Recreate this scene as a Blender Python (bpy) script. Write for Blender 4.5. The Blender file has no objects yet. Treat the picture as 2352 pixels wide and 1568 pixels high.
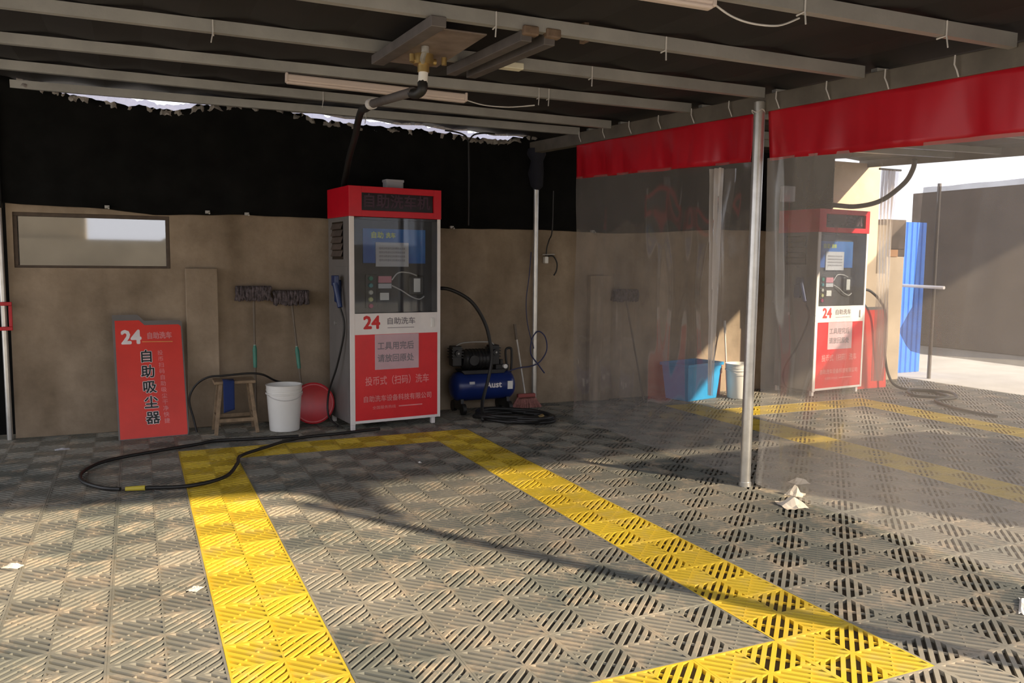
import bpy, bmesh, math, random
import numpy as np
from mathutils import Vector, Matrix, noise as mn

C = bpy.context.scene
COL = C.collection
random.seed(7)

# ------------------------------------------------------------------ camera
cam_d = bpy.data.cameras.new('camera')
cam = bpy.data.objects.new('camera', cam_d)
COL.objects.link(cam)
cam_d.sensor_width = 36.0
cam_d.sensor_fit = 'HORIZONTAL'
cam_d.lens = 1906.64 / 2352 * 36.0
cam_d.clip_start = 0.05
_r = Vector((0.91085388, -0.41261374, 0.00975197))
_u = Vector((0.0291973, 0.08798653, 0.99569367))
_f = Vector((0.41169494, 0.90664672, -0.09219008))
M = Matrix(((_r.x, _u.x, -_f.x, -0.26644), (_r.y, _u.y, -_f.y, -6.8428), (_r.z, _u.z, -_f.z, 1.46881), (0, 0, 0, 1)))
cam.matrix_world = M
C.camera = cam

# ------------------------------------------------------------------ world, sun, exposure
W = bpy.data.worlds.new('sky')
C.world = W
W.use_nodes = True
wn = W.node_tree
wn.nodes.clear()
wo = wn.nodes.new('ShaderNodeOutputWorld')
bg = wn.nodes.new('ShaderNodeBackground')
tc = wn.nodes.new('ShaderNodeTexCoord')
sx = wn.nodes.new('ShaderNodeSeparateXYZ')
rp = wn.nodes.new('ShaderNodeValToRGB')
wn.links.new(tc.outputs['Generated'], sx.inputs[0])
wn.links.new(sx.outputs['Z'], rp.inputs[0])
rp.color_ramp.elements[0].position = 0.0
rp.color_ramp.elements[0].color = (0.93, 0.93, 1.0, 1)
rp.color_ramp.elements[1].position = 0.6
rp.color_ramp.elements[1].color = (0.78, 0.80, 0.88, 1)
wn.links.new(rp.outputs[0], bg.inputs[0])
bg.inputs[1].default_value = 1.95
wn.links.new(bg.outputs[0], wo.inputs[0])

SUN_DIR = Vector((-0.55, 0.83, -0.47)).normalized()
sl = bpy.data.lights.new('sun', 'SUN')
sl.energy = 9.8
sl.angle = math.radians(1.0)
sl.color = (1.0, 0.83, 0.60)
so = bpy.data.objects.new('sun', sl)
so.rotation_euler = SUN_DIR.to_track_quat('-Z', 'Y').to_euler()
so.location = (6, -12, 8)
COL.objects.link(so)

C.view_settings.view_transform = 'Standard'
C.view_settings.look = 'None'
C.view_settings.gamma = 1.0
C.view_settings.use_curve_mapping = False
C.view_settings.exposure = 0.15
try:
    C.cycles.use_denoising = True
    C.cycles.transparent_max_bounces = 16
    C.cycles.max_bounces = 10
    C.cycles.diffuse_bounces = 5
except Exception:
    pass

# ------------------------------------------------------------------ materials
def mat(name, col, rough=0.6, metal=0.0, var=0.12, scale=6.0, bump=0.0, bscale=40.0, col2=None, emit=None, alpha_spec=0.5, world=False):
    m = bpy.data.materials.new(name)
    m.use_nodes = True
    nt = m.node_tree
    p = nt.nodes['Principled BSDF']
    p.inputs['Roughness'].default_value = rough
    p.inputs['Metallic'].default_value = metal
    p.inputs['Specular IOR Level'].default_value = alpha_spec
    if world:
        g = nt.nodes.new('ShaderNodeNewGeometry'); src = g.outputs['Position']
    else:
        t = nt.nodes.new('ShaderNodeTexCoord'); src = t.outputs['Object']
    n = nt.nodes.new('ShaderNodeTexNoise')
    n.inputs['Scale'].default_value = scale
    n.inputs['Detail'].default_value = 5
    n.inputs['Roughness'].default_value = 0.6
    nt.links.new(src, n.inputs['Vector'])
    r = nt.nodes.new('ShaderNodeValToRGB')
    c2 = col2 if col2 else tuple(min(1, c * (1 + var)) for c in col)
    c1 = col if col2 else tuple(c * (1 - var) for c in col)
    r.color_ramp.elements[0].position = 0.35
    r.color_ramp.elements[0].color = (*c1, 1)
    r.color_ramp.elements[1].position = 0.68
    r.color_ramp.elements[1].color = (*c2, 1)
    nt.links.new(n.outputs['Fac'], r.inputs[0])
    nt.links.new(r.outputs[0], p.inputs['Base Color'])
    if bump:
        n2 = nt.nodes.new('ShaderNodeTexNoise')
        n2.inputs['Scale'].default_value = bscale
        n2.inputs['Detail'].default_value = 4
        nt.links.new(src, n2.inputs['Vector'])
        b = nt.nodes.new('ShaderNodeBump')
        b.inputs['Strength'].default_value = bump
        b.inputs['Distance'].default_value = 0.01
        nt.links.new(n2.outputs['Fac'], b.inputs['Height'])
        nt.links.new(b.outputs[0], p.inputs['Normal'])
    if emit:
        p.inputs['Emission Color'].default_value = (*emit[:3], 1)
        p.inputs['Emission Strength'].default_value = emit[3]
    return m

def tile_mat(name, dark, light, dust, dustamt):
    m = bpy.data.materials.new(name)
    m.use_nodes = True
    nt = m.node_tree
    L = nt.links.new
    p = nt.nodes['Principled BSDF']
    p.inputs['Roughness'].default_value = 0.62
    g = nt.nodes.new('ShaderNodeNewGeometry')
    oi = nt.nodes.new('ShaderNodeObjectInfo')
    n1 = nt.nodes.new('ShaderNodeTexNoise'); n1.inputs['Scale'].default_value = 1.3; n1.inputs['Detail'].default_value = 6
    n2 = nt.nodes.new('ShaderNodeTexNoise'); n2.inputs['Scale'].default_value = 5.5; n2.inputs['Detail'].default_value = 6; n2.inputs['Roughness'].default_value = 0.7
    L(g.outputs['Position'], n1.inputs['Vector']); L(g.outputs['Position'], n2.inputs['Vector'])
    r1 = nt.nodes.new('ShaderNodeValToRGB')
    r1.color_ramp.elements[0].position = 0.38; r1.color_ramp.elements[0].color = (*dark, 1)
    r1.color_ramp.elements[1].position = 0.62; r1.color_ramp.elements[1].color = (*light, 1)
    L(n1.outputs['Fac'], r1.inputs[0])
    r2 = nt.nodes.new('ShaderNodeValToRGB')
    r2.color_ramp.elements[0].position = 0.5; r2.color_ramp.elements[0].color = (0, 0, 0, 1)
    r2.color_ramp.elements[1].position = 0.68; r2.color_ramp.elements[1].color = (dustamt,) * 3 + (1,)
    L(n2.outputs['Fac'], r2.inputs[0])
    mx = nt.nodes.new('ShaderNodeMix'); mx.data_type = 'RGBA'
    L(r2.outputs[0], mx.inputs['Factor']); L(r1.outputs[0], mx.inputs[6]); mx.inputs[7].default_value = (*dust, 1)
    hv = nt.nodes.new('ShaderNodeHueSaturation')
    mr = nt.nodes.new('ShaderNodeMapRange'); mr.inputs['To Min'].default_value = 0.9; mr.inputs['To Max'].default_value = 1.1
    L(oi.outputs['Random'], mr.inputs['Value']); L(mr.outputs[0], hv.inputs['Value'])
    L(mx.outputs[2], hv.inputs['Color']); L(hv.outputs[0], p.inputs['Base Color'])
    return m

def film_mat(name, veil=0.16, gloss=0.06, tint=(0.92, 0.93, 0.95)):
    m = bpy.data.materials.new(name)
    m.use_nodes = True
    nt = m.node_tree
    nt.nodes.clear()
    L = nt.links.new
    out = nt.nodes.new('ShaderNodeOutputMaterial')
    tr = nt.nodes.new('ShaderNodeBsdfTransparent'); tr.inputs[0].default_value = (*tint, 1)
    tl = nt.nodes.new('ShaderNodeBsdfTranslucent'); tl.inputs[0].default_value = (0.88, 0.78, 0.70, 1)
    df = nt.nodes.new('ShaderNodeBsdfDiffuse'); df.inputs[0].default_value = (0.78, 0.72, 0.66, 1)
    gl = nt.nodes.new('ShaderNodeBsdfGlossy'); gl.inputs['Roughness'].default_value = 0.08
    a = nt.nodes.new('ShaderNodeMixShader'); a.inputs[0].default_value = 0.80
    L(tl.outputs[0], a.inputs[1]); L(df.outputs[0], a.inputs[2])
    g = nt.nodes.new('ShaderNodeNewGeometry')
    n = nt.nodes.new('ShaderNodeTexNoise'); n.inputs['Scale'].default_value = 1.3; n.inputs['Detail'].default_value = 4
    mp = nt.nodes.new('ShaderNodeMapping'); mp.inputs['Scale'].default_value = (1, 1.1, 0.6)
    L(g.outputs['Position'], mp.inputs[0]); L(mp.outputs[0], n.inputs['Vector'])
    mr = nt.nodes.new('ShaderNodeMapRange')
    mr.inputs['From Min'].default_value = 0.3; mr.inputs['From Max'].default_value = 0.7
    mr.inputs['To Min'].default_value = veil * 0.75; mr.inputs['To Max'].default_value = veil * 1.3
    L(n.outputs['Fac'], mr.inputs['Value'])
    b = nt.nodes.new('ShaderNodeMixShader'); L(mr.outputs[0], b.inputs[0])
    L(tr.outputs[0], b.inputs[1]); L(a.outputs[0], b.inputs[2])
    c = nt.nodes.new('ShaderNodeMixShader')
    fr = nt.nodes.new('ShaderNodeLayerWeight'); fr.inputs[0].default_value = 0.25
    mu = nt.nodes.new('ShaderNodeMath'); mu.operation = 'MULTIPLY'; mu.inputs[1].default_value = gloss * 2.2
    L(fr.outputs['Fresnel'], mu.inputs[0]); L(mu.outputs[0], c.inputs[0])
    L(b.outputs[0], c.inputs[1]); L(gl.outputs[0], c.inputs[2])
    L(c.outputs[0], out.inputs[0])
    return m

def glass_mat(name, fac=0.12, tint=(0.8, 0.84, 0.85), rough=0.02, blend=0.35):
    m = bpy.data.materials.new(name)
    m.use_nodes = True
    nt = m.node_tree
    nt.nodes.clear()
    L = nt.links.new
    out = nt.nodes.new('ShaderNodeOutputMaterial')
    tr = nt.nodes.new('ShaderNodeBsdfTransparent'); tr.inputs[0].default_value = (*tint, 1)
    gl = nt.nodes.new('ShaderNodeBsdfGlossy'); gl.inputs['Roughness'].default_value = rough
    lw = nt.nodes.new('ShaderNodeLayerWeight'); lw.inputs[0].default_value = blend
    mr = nt.nodes.new('ShaderNodeMapRange'); mr.inputs['To Min'].default_value = fac; mr.inputs['To Max'].default_value = min(1, fac + 0.5)
    L(lw.outputs['Facing'], mr.inputs['Value'])
    mx = nt.nodes.new('ShaderNodeMixShader')
    L(mr.outputs[0], mx.inputs[0]); L(tr.outputs[0], mx.inputs[1]); L(gl.outputs[0], mx.inputs[2])
    L(mx.outputs[0], out.inputs[0])
    return m

def wall_mat():
    m = bpy.data.materials.new('wall_render')
    m.use_nodes = True
    nt = m.node_tree
    L = nt.links.new
    p = nt.nodes['Principled BSDF']; p.inputs['Roughness'].default_value = 0.9
    g = nt.nodes.new('ShaderNodeNewGeometry')
    n1 = nt.nodes.new('ShaderNodeTexNoise'); n1.inputs['Scale'].default_value = 1.7; n1.inputs['Detail'].default_value = 8; n1.inputs['Roughness'].default_value = 0.68
    mp = nt.nodes.new('ShaderNodeMapping'); mp.inputs['Scale'].default_value = (2.6, 1, 0.6)
    n2 = nt.nodes.new('ShaderNodeTexNoise'); n2.inputs['Scale'].default_value = 1.0; n2.inputs['Detail'].default_value = 4
    L(g.outputs['Position'], n1.inputs['Vector']); L(g.outputs['Position'], mp.inputs[0]); L(mp.outputs[0], n2.inputs['Vector'])
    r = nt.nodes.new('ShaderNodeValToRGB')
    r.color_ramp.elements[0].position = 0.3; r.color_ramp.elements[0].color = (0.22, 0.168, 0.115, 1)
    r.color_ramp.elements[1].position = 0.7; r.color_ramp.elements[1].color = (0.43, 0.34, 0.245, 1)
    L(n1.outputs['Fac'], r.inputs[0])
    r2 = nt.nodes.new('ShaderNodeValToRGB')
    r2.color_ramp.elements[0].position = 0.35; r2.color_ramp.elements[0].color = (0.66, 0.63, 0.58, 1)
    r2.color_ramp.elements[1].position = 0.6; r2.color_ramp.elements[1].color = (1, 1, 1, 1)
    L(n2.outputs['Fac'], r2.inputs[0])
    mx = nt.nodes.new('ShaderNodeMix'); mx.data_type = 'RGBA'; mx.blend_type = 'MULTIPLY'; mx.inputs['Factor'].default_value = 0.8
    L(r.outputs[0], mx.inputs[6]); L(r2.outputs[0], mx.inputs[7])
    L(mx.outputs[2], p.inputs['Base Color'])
    n3 = nt.nodes.new('ShaderNodeTexNoise'); n3.inputs['Scale'].default_value = 30; n3.inputs['Detail'].default_value = 5
    L(g.outputs['Position'], n3.inputs['Vector'])
    b = nt.nodes.new('ShaderNodeBump'); b.inputs['Strength'].default_value = 0.25; b.inputs['Distance'].default_value = 0.01
    L(n3.outputs['Fac'], b.inputs['Height']); L(b.outputs[0], p.inputs['Normal'])
    return m

Mt = {}
Mt['tile'] = tile_mat('tile_grey', (0.142, 0.146, 0.126), (0.262, 0.240, 0.196), (0.44, 0.345, 0.245), 0.75)
Mt['tile_y'] = tile_mat('tile_yellow', (0.54, 0.375, 0.026), (0.64, 0.455, 0.030), (0.50, 0.38, 0.14), 0.5)
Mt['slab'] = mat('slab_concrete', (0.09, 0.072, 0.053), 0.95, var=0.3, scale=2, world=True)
Mt['pave'] = mat('pavement_concrete', (0.42, 0.39, 0.34), 0.9, var=0.12, scale=1.5, bump=0.2, world=True)
Mt['wall'] = wall_mat()
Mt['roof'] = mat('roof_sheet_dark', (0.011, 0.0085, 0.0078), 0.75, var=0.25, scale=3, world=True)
Mt['galv'] = mat('galvanised_steel', (0.385, 0.378, 0.355), 0.45, metal=0.35, var=0.14, scale=3, bump=0.1, world=True)
Mt['beam'] = mat('beam_steel', (0.165, 0.145, 0.118), 0.55, metal=0.3, var=0.2, scale=4, world=True)
Mt['rust'] = mat('rusty_steel', (0.19, 0.13, 0.09), 0.8, metal=0.2, var=0.3, scale=14)
Mt['channel'] = mat('channel_steel', (0.125, 0.112, 0.108), 0.55, metal=0.3, var=0.2, scale=6)
Mt['net'] = mat('net_black', (0.0065, 0.0065, 0.0062), 0.95, var=0.35, scale=4, alpha_spec=0.15, world=True)
def net_mat(name, col, op):
    m = bpy.data.materials.new(name); m.use_nodes = True; nt = m.node_tree; nt.nodes.clear(); L = nt.links.new
    out = nt.nodes.new('ShaderNodeOutputMaterial'); tr = nt.nodes.new('ShaderNodeBsdfTransparent'); df = nt.nodes.new('ShaderNodeBsdfDiffuse')
    g = nt.nodes.new('ShaderNodeNewGeometry'); n = nt.nodes.new('ShaderNodeTexNoise'); n.inputs['Scale'].default_value = 2.5; n.inputs['Detail'].default_value = 6
    mr = nt.nodes.new('ShaderNodeMapRange'); mr.inputs['To Min'].default_value = op - .12; mr.inputs['To Max'].default_value = op + .12
    L(g.outputs['Position'], n.inputs['Vector']); L(n.outputs['Fac'], mr.inputs['Value'])
    df.inputs[0].default_value = (*col, 1); mx = nt.nodes.new('ShaderNodeMixShader')
    L(mr.outputs[0], mx.inputs[0]); L(tr.outputs[0], mx.inputs[1]); L(df.outputs[0], mx.inputs[2]); L(mx.outputs[0], out.inputs[0])
    return m
Mt['netgrey'] = net_mat('net_grey', (0.040, 0.033, 0.032), 0.42) or mat('net_grey', (0.035, 0.033, 0.032), 0.95, var=0.35, scale=4, alpha_spec=0.2, world=True)
Mt['pole'] = mat('pole_steel', (0.62, 0.61, 0.58), 0.32, metal=0.75, var=0.12, scale=8)
Mt['red'] = mat('red_paint', (0.62, 0.008, 0.022), 0.35, var=0.06)
Mt['redp'] = mat('red_panel', (0.72, 0.014, 0.022), 0.4, var=0.06)
Mt['redsign'] = mat('red_sign_print', (0.78, 0.045, 0.028), 0.45, var=0.08, scale=3)
Mt['redcloth'] = mat('red_pvc', (0.60, 0.014, 0.030), 0.32, var=0.1, scale=2)
Mt['redplastic'] = mat('red_plastic', (0.52, 0.02, 0.03), 0.35, var=0.12)
Mt['redclamp'] = mat('red_strap', (0.50, 0.012, 0.02), 0.5)
Mt['grey'] = mat('grey_sheet', (0.17, 0.158, 0.15), 0.5, var=0.08)
Mt['white'] = mat('white_paint', (0.82, 0.78, 0.76), 0.4, var=0.04)
Mt['whitep'] = mat('white_plastic', (0.80, 0.79, 0.75), 0.4, var=0.03)
Mt['paper'] = mat('paper', (0.55, 0.55, 0.58), 0.8, var=0.05)
Mt['paperpink'] = mat('paper_pink', (0.62, 0.42, 0.46), 0.8, var=0.06)
Mt['black'] = mat('black_plastic', (0.018, 0.018, 0.018), 0.45)
Mt['blackrub'] = mat('black_rubber', (0.014, 0.013, 0.012), 0.5)
Mt['dark'] = mat('dark_interior', (0.045, 0.043, 0.045), 0.6, var=0.3, scale=4)
Mt['ledoff'] = mat('sign_window', (0.006, 0.004, 0.006), 0.25)
Mt['ledchar'] = mat('sign_character_dim', (0.052, 0.02, 0.04), 0.5)
Mt['blueposter'] = mat('blue_poster', (0.015, 0.10, 0.40), 0.5, var=0.4, scale=3, col2=(0.03, 0.20, 0.55))
Mt['yellowtxt'] = mat('yellow_print', (0.55, 0.62, 0.10), 0.6)
Mt['greybtn'] = mat('grey_button', (0.5, 0.5, 0.45), 0.4)
Mt['greenbtn'] = mat('green_button', (0.02, 0.22, 0.15), 0.4)
Mt['tealbtn'] = mat('teal_button', (0.05, 0.24, 0.27), 0.4)
Mt['yelbtn'] = mat('pale_yellow_button', (0.55, 0.55, 0.25), 0.4)
Mt['magbtn'] = mat('magenta_button', (0.40, 0.02, 0.10), 0.4)
Mt['pink'] = mat('pink_label', (0.62, 0.25, 0.30), 0.6)
Mt['ink'] = mat('black_ink', (0.02, 0.018, 0.02), 0.6)
Mt['greyink'] = mat('grey_ink', (0.22, 0.20, 0.22), 0.7)
Mt['redink'] = mat('red_ink', (0.62, 0.03, 0.03), 0.6)
Mt['whiteink'] = mat('white_ink', (0.85, 0.80, 0.80), 0.6)
Mt['pinkink'] = mat('pale_red_ink', (0.80, 0.27, 0.27), 0.6)
Mt['orangeink'] = mat('orange_ink', (0.85, 0.33, 0.10), 0.6)
Mt['blueplastic'] = mat('blue_plastic', (0.012, 0.03, 0.11), 0.35)
Mt['bluetank'] = mat('blue_tank_paint', (0.012, 0.028, 0.15), 0.28, var=0.12)
Mt['bluecloth'] = mat('blue_cloth', (0.012, 0.03, 0.13), 0.9)
Mt['bluebin'] = mat('blue_bin_plastic', (0.02, 0.30, 0.62), 0.35, var=0.06)
Mt['bluesheet'] = mat('blue_sheet', (0.02, 0.17, 0.72), 0.5, var=0.08)
Mt['blueline'] = mat('blue_airline', (0.025, 0.03, 0.10), 0.4)
Mt['wood'] = mat('weathered_wood', (0.27, 0.19, 0.115), 0.75, var=0.25, scale=18, bump=0.2)
Mt['bamboo'] = mat('mop_shaft', (0.16, 0.125, 0.09), 0.6)
Mt['green'] = mat('green_grip', (0.05, 0.22, 0.16), 0.45)
Mt['grip_white'] = mat('grip_white', (0.45, 0.55, 0.48), 0.45)
Mt['mop'] = mat('mop_fibre', (0.105, 0.085, 0.088), 1.0, var=0.5, scale=30, bump=0.9, bscale=60)
Mt['brass'] = mat('brass', (0.42, 0.30, 0.12), 0.35, metal=0.7)
Mt['tube'] = mat('lamp_tube_housing', (0.62, 0.52, 0.47), 0.5, var=0.03)
Mt['ivory'] = mat('ivory_cover', (0.78, 0.74, 0.58), 0.5)
Mt['wire'] = mat('white_wire', (0.62, 0.60, 0.58), 0.5)
Mt['frame'] = mat('window_frame_wood', (0.085, 0.06, 0.042), 0.7, var=0.2, scale=12)
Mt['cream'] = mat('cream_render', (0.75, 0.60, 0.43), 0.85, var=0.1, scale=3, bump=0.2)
Mt['brown'] = mat('brown_board', (0.10, 0.075, 0.06), 0.8, var=0.3)
Mt['orange'] = mat('orange_brick', (0.55, 0.30, 0.15), 0.8)
Mt['tissue'] = mat('tissue', (0.70, 0.62, 0.52), 0.9, var=0.08)
Mt['yellowtip'] = mat('yellow_plastic', (0.52, 0.42, 0.05), 0.5)
Mt['pinkbroom'] = mat('broom_bristle', (0.30, 0.13, 0.11), 0.9, var=0.3, scale=40, bump=0.6)
Mt['stick'] = mat('white_stick', (0.60, 0.57, 0.52), 0.5)
Mt['board'] = mat('sun_blocker_board', (0.25, 0.24, 0.23), 0.8)
Mt['oppwall'] = mat('opposite_wall', (0.44, 0.36, 0.25), 0.9, var=0.15, scale=0.5)
Mt['hill'] = mat('opposite_roof', (0.16, 0.15, 0.16), 0.9, var=0.2, scale=0.5)
Mt['film'] = film_mat('clear_pvc_film', 0.25, 0.09)
Mt['filmfar'] = film_mat('clear_pvc_film_far', 0.17, 0.09)
Mt['glass'] = glass_mat('machine_glass', 0.02, (0.88, 0.9, 0.92), 0.03, 0.12)
Mt['pane'] = glass_mat('window_pane_glass', 0.30, (0.55, 0.55, 0.52), 0.03, 0.3)
Mt['fringe'] = film_mat('sky_dimming_plastic', 0.45, 0.2, (0.42, 0.42, 0.5))
Mt['plastic_clear'] = film_mat('crumpled_clear_plastic', 0.42, 0.25)

def add_translucent(m, fac, col):
    nt = m.node_tree; p = nt.nodes['Principled BSDF']; out = nt.nodes['Material Output']
    tl = nt.nodes.new('ShaderNodeBsdfTranslucent'); tl.inputs[0].default_value = (*col, 1)
    mx = nt.nodes.new('ShaderNodeMixShader'); mx.inputs[0].default_value = fac
    nt.links.new(p.outputs[0], mx.inputs[1]); nt.links.new(tl.outputs[0], mx.inputs[2]); nt.links.new(mx.outputs[0], out.inputs[0])
add_translucent(Mt['redcloth'], 0.3, (0.75, 0.06, 0.05))
# ------------------------------------------------------------------ geometry helpers
class G:
    """collects shapes into one mesh"""
    def __init__(s): s.v = []; s.f = []
    def add(s, vs, fs):
        o = len(s.v); s.v += [tuple(p) for p in vs]; s.f += [tuple(i + o for i in f) for f in fs]; return s
    def box(s, a, b):
        x0, y0, z0 = a; x1, y1, z1 = b
        return s.add([(x0,y0,z0),(x1,y0,z0),(x1,y1,z0),(x0,y1,z0),(x0,y0,z1),(x1,y0,z1),(x1,y1,z1),(x0,y1,z1)],
                     [(0,3,2,1),(4,5,6,7),(0,1,5,4),(1,2,6,5),(2,3,7,6),(3,0,4,7)])
    def prism(s, poly, h0, h1, axis='z'):
        n = len(poly)
        def P(p, h):
            return (p[0], p[1], h) if axis == 'z' else ((p[0], h, p[1]) if axis == 'y' else (h, p[0], p[1]))
        vs = [P(p, h0) for p in poly] + [P(p, h1) for p in poly]
        fs = [tuple(range(n))[::-1], tuple(range(n, 2 * n))] + [(i, (i + 1) % n, n + (i + 1) % n, n + i) for i in range(n)]
        return s.add(vs, fs)
    def bar(s, a, b, w, h, up=(0, 0, 1)):
        a = Vector(a); b = Vector(b); d = (b - a).normalized(); up = Vector(up)
        sd = d.cross(up)
        if sd.length < 1e-4: sd = d.cross(Vector((1, 0, 0)))
        sd.normalize(); u2 = sd.cross(d)
        vs = []
        for p in (a, b):
            for i, j in ((-1, -1), (1, -1), (1, 1), (-1, 1)):
                vs.append(p + sd * (i * w / 2) + u2 * (j * h / 2))
        return s.add(vs, [(3,2,1,0),(4,5,6,7),(0,1,5,4),(1,2,6,5),(2,3,7,6),(3,0,4,7)])
    def cyl(s, a, b, r0, r1=None, n=14, cap=True):
        r1 = r0 if r1 is None else r1
        a = Vector(a); b = Vector(b); d = (b - a).normalized()
        x = d.cross(Vector((0, 0, 1)))
        if x.length < 1e-4: x = Vector((1, 0, 0))
        x.normalize(); y = d.cross(x)
        vs = []
        for p, r in ((a, r0), (b, r1)):
            for k in range(n):
                t = 2 * math.pi * k / n; vs.append(p + x * (r * math.cos(t)) + y * (r * math.sin(t)))
        fs = [(k, (k + 1) % n, n + (k + 1) % n, n + k) for k in range(n)]
        if cap: fs += [tuple(range(n))[::-1], tuple(range(n, 2 * n))]
        return s.add(vs, fs)
    def tube(s, pts, r, n=8, closed=False):
        P = [Vector(p) for p in pts]; m = len(P)
        prev = None; vs = []
        for i, p in enumerate(P):
            if closed: t = (P[(i + 1) % m] - P[i - 1])
            else: t = P[min(i + 1, m - 1)] - P[max(i - 1, 0)]
            t.normalize()
            if prev is None:
                x = t.cross(Vector((0, 0, 1)))
                if x.length < 1e-3: x = t.cross(Vector((1, 0, 0)))
            else: x = prev - t * prev.dot(t)
            x.normalize(); prev = x; y = t.cross(x)
            rr = r[i] if isinstance(r, (list, tuple)) else r
            for k in range(n):
                a = 2 * math.pi * k / n; vs.append(p + x * (rr * math.cos(a)) + y * (rr * math.sin(a)))
        fs = []
        for i in range(m if closed else m - 1):
            j = (i + 1) % m
            for k in range(n): fs.append((i*n+k, i*n+(k+1)%n, j*n+(k+1)%n, j*n+k))
        if not closed: fs += [tuple(range(n))[::-1], tuple(range((m-1)*n, m*n))]
        return s.add(vs, fs)
    def lathe(s, prof, c=(0, 0, 0), n=28, axis=None):
        vs = []; fs = []; m = len(prof)
        R = Matrix.Identity(3) if axis is None else Vector((0, 0, 1)).rotation_difference(Vector(axis)).to_matrix()
        for r, z in prof:
            for k in range(n):
                a = 2 * math.pi * k / n
                vs.append(R @ Vector((r * math.cos(a), r * math.sin(a), z)) + Vector(c))
        for i in range(m - 1):
            for k in range(n): fs.append((i*n+k, i*n+(k+1)%n, (i+1)*n+(k+1)%n, (i+1)*n+k))
        fs += [tuple(range(n))[::-1], tuple(range((m-1)*n, m*n))]
        return s.add(vs, fs)
    def mesh(s, name, smooth=None):
        me = bpy.data.meshes.new(name)
        me.from_pydata(s.v, [], s.f)
        me.validate(); me.update()
        bm = bmesh.new(); bm.from_mesh(me)
        bmesh.ops.recalc_face_normals(bm, faces=bm.faces); bm.to_mesh(me); bm.free()
        if smooth:
            for p in me.polygons: p.use_smooth = True
            me.set_sharp_from_angle(angle=math.radians(smooth))
        return me

def obj(name, g, m, parent=None, smooth=None, bevel=0, label=None, kind=None):
    me = g.mesh(name, smooth) if isinstance(g, G) else g
    o = bpy.data.objects.new(name, me)
    COL.objects.link(o)
    if m is not None: me.materials.append(Mt[m] if isinstance(m, str) else m)
    if parent is not None: o.parent = parent
    if bevel:
        b = o.modifiers.new('bevel', 'BEVEL'); b.width = bevel; b.segments = 2; b.limit_method = 'ANGLE'
    if label: o['label'] = label
    if kind: o['kind'] = kind
    return o
def thing(name, label, cat, loc=(0, 0, 0), rz=0, group=None):
    o = bpy.data.objects.new(name, None); COL.objects.link(o)
    o.empty_display_size = 0.1
    o.location = loc; o.rotation_euler = (0, 0, rz)
    o['label'] = label; o['category'] = cat
    if group: o['group'] = group
    return o
def tag(o, label, cat, group=None):
    o['label'] = label; o['category'] = cat
    if group: o['group'] = group
    return o
def struct(name, g, m, **k):
    o = obj(name, g, m, **k); o['kind'] = 'structure'; return o
def smoothpts(pts, n=8):
    P = [Vector(p) for p in pts]; out = []
    for i in range(len(P) - 1):
        p0 = P[max(i-1, 0)]; p1 = P[i]; p2 = P[i+1]; p3 = P[min(i+2, len(P)-1)]
        for k in range(n):
            t = k / n
            out.append(0.5*((2*p1)+(p2-p0)*t+(2*p0-5*p1+4*p2-p3)*t*t+(3*p1-p0-3*p2+p3)*t**3))
    out.append(P[-1]); return out

def lettering(name, body, size, m, parent, origin, xdir=(1, 0, 0), updir=(0, 0, 1), bold=0.0, align='LEFT', width=None, spacing=1.0, label=None, thick=0.0):
    """flat print: text laid in the plane (xdir, updir) at origin, local to parent"""
    cu = bpy.data.curves.new('lettering_curve', 'FONT')
    cu.body = body; cu.size = size; cu.align_x = align; cu.align_y = 'CENTER'; cu.space_character = spacing
    cu.resolution_u = 2; cu.extrude = thick
    t = bpy.data.objects.new('lettering_tmp', cu); COL.objects.link(t)
    dg = bpy.context.evaluated_depsgraph_get()
    me = bpy.data.meshes.new_from_object(t.evaluated_get(dg))
    bpy.data.objects.remove(t); bpy.data.curves.remove(cu)
    me.name = name
    x = Vector(xdir).normalized(); u = Vector(updir).normalized(); nrm = x.cross(u)
    sc = 1.0
    if width and len(me.vertices):
        xs = [v.co.x for v in me.vertices]; w0 = max(xs) - min(xs); sc = width / w0 if w0 > 0 else 1
        if align == 'LEFT':
            x0 = min(xs)
            for v in me.vertices: v.co.x = (v.co.x - x0) * sc
        else:
            xm = (max(xs) + min(xs)) / 2
            for v in me.vertices: v.co.x = (v.co.x - xm) * sc
    if bold:                                               # bolder strokes: the glyphs laid over themselves, slightly shifted
        co = [v.co.copy() for v in me.vertices]; fc = [tuple(p.vertices) for p in me.polygons]; nv_ = len(co)
        vs_ = []; fs_ = []
        for q in range(8):
            a_ = q * math.pi / 4
            vs_ += [(c.x + bold * math.cos(a_), c.y + bold * math.sin(a_), c.z + q * 0.0001) for c in co]
            fs_ += [tuple(i + q * nv_ for i in f) for f in fc]
        bpy.data.meshes.remove(me); me = bpy.data.meshes.new(name); me.from_pydata(vs_, [], fs_); me.update()
    for v in me.vertices:
        v.co = Vector(origin) + x * v.co.x + u * v.co.y + nrm * v.co.z
    me.materials.clear(); me.materials.append(Mt[m])
    o = bpy.data.objects.new(name, me); COL.objects.link(o); o.parent = parent
    if label: o['label'] = label
    return o

def copy_tree(o, parent=None):
    c = o.copy(); COL.objects.link(c)
    if parent is not None: c.parent = parent
    for ch in list(o.children): copy_tree(ch, c)
    return c

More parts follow.
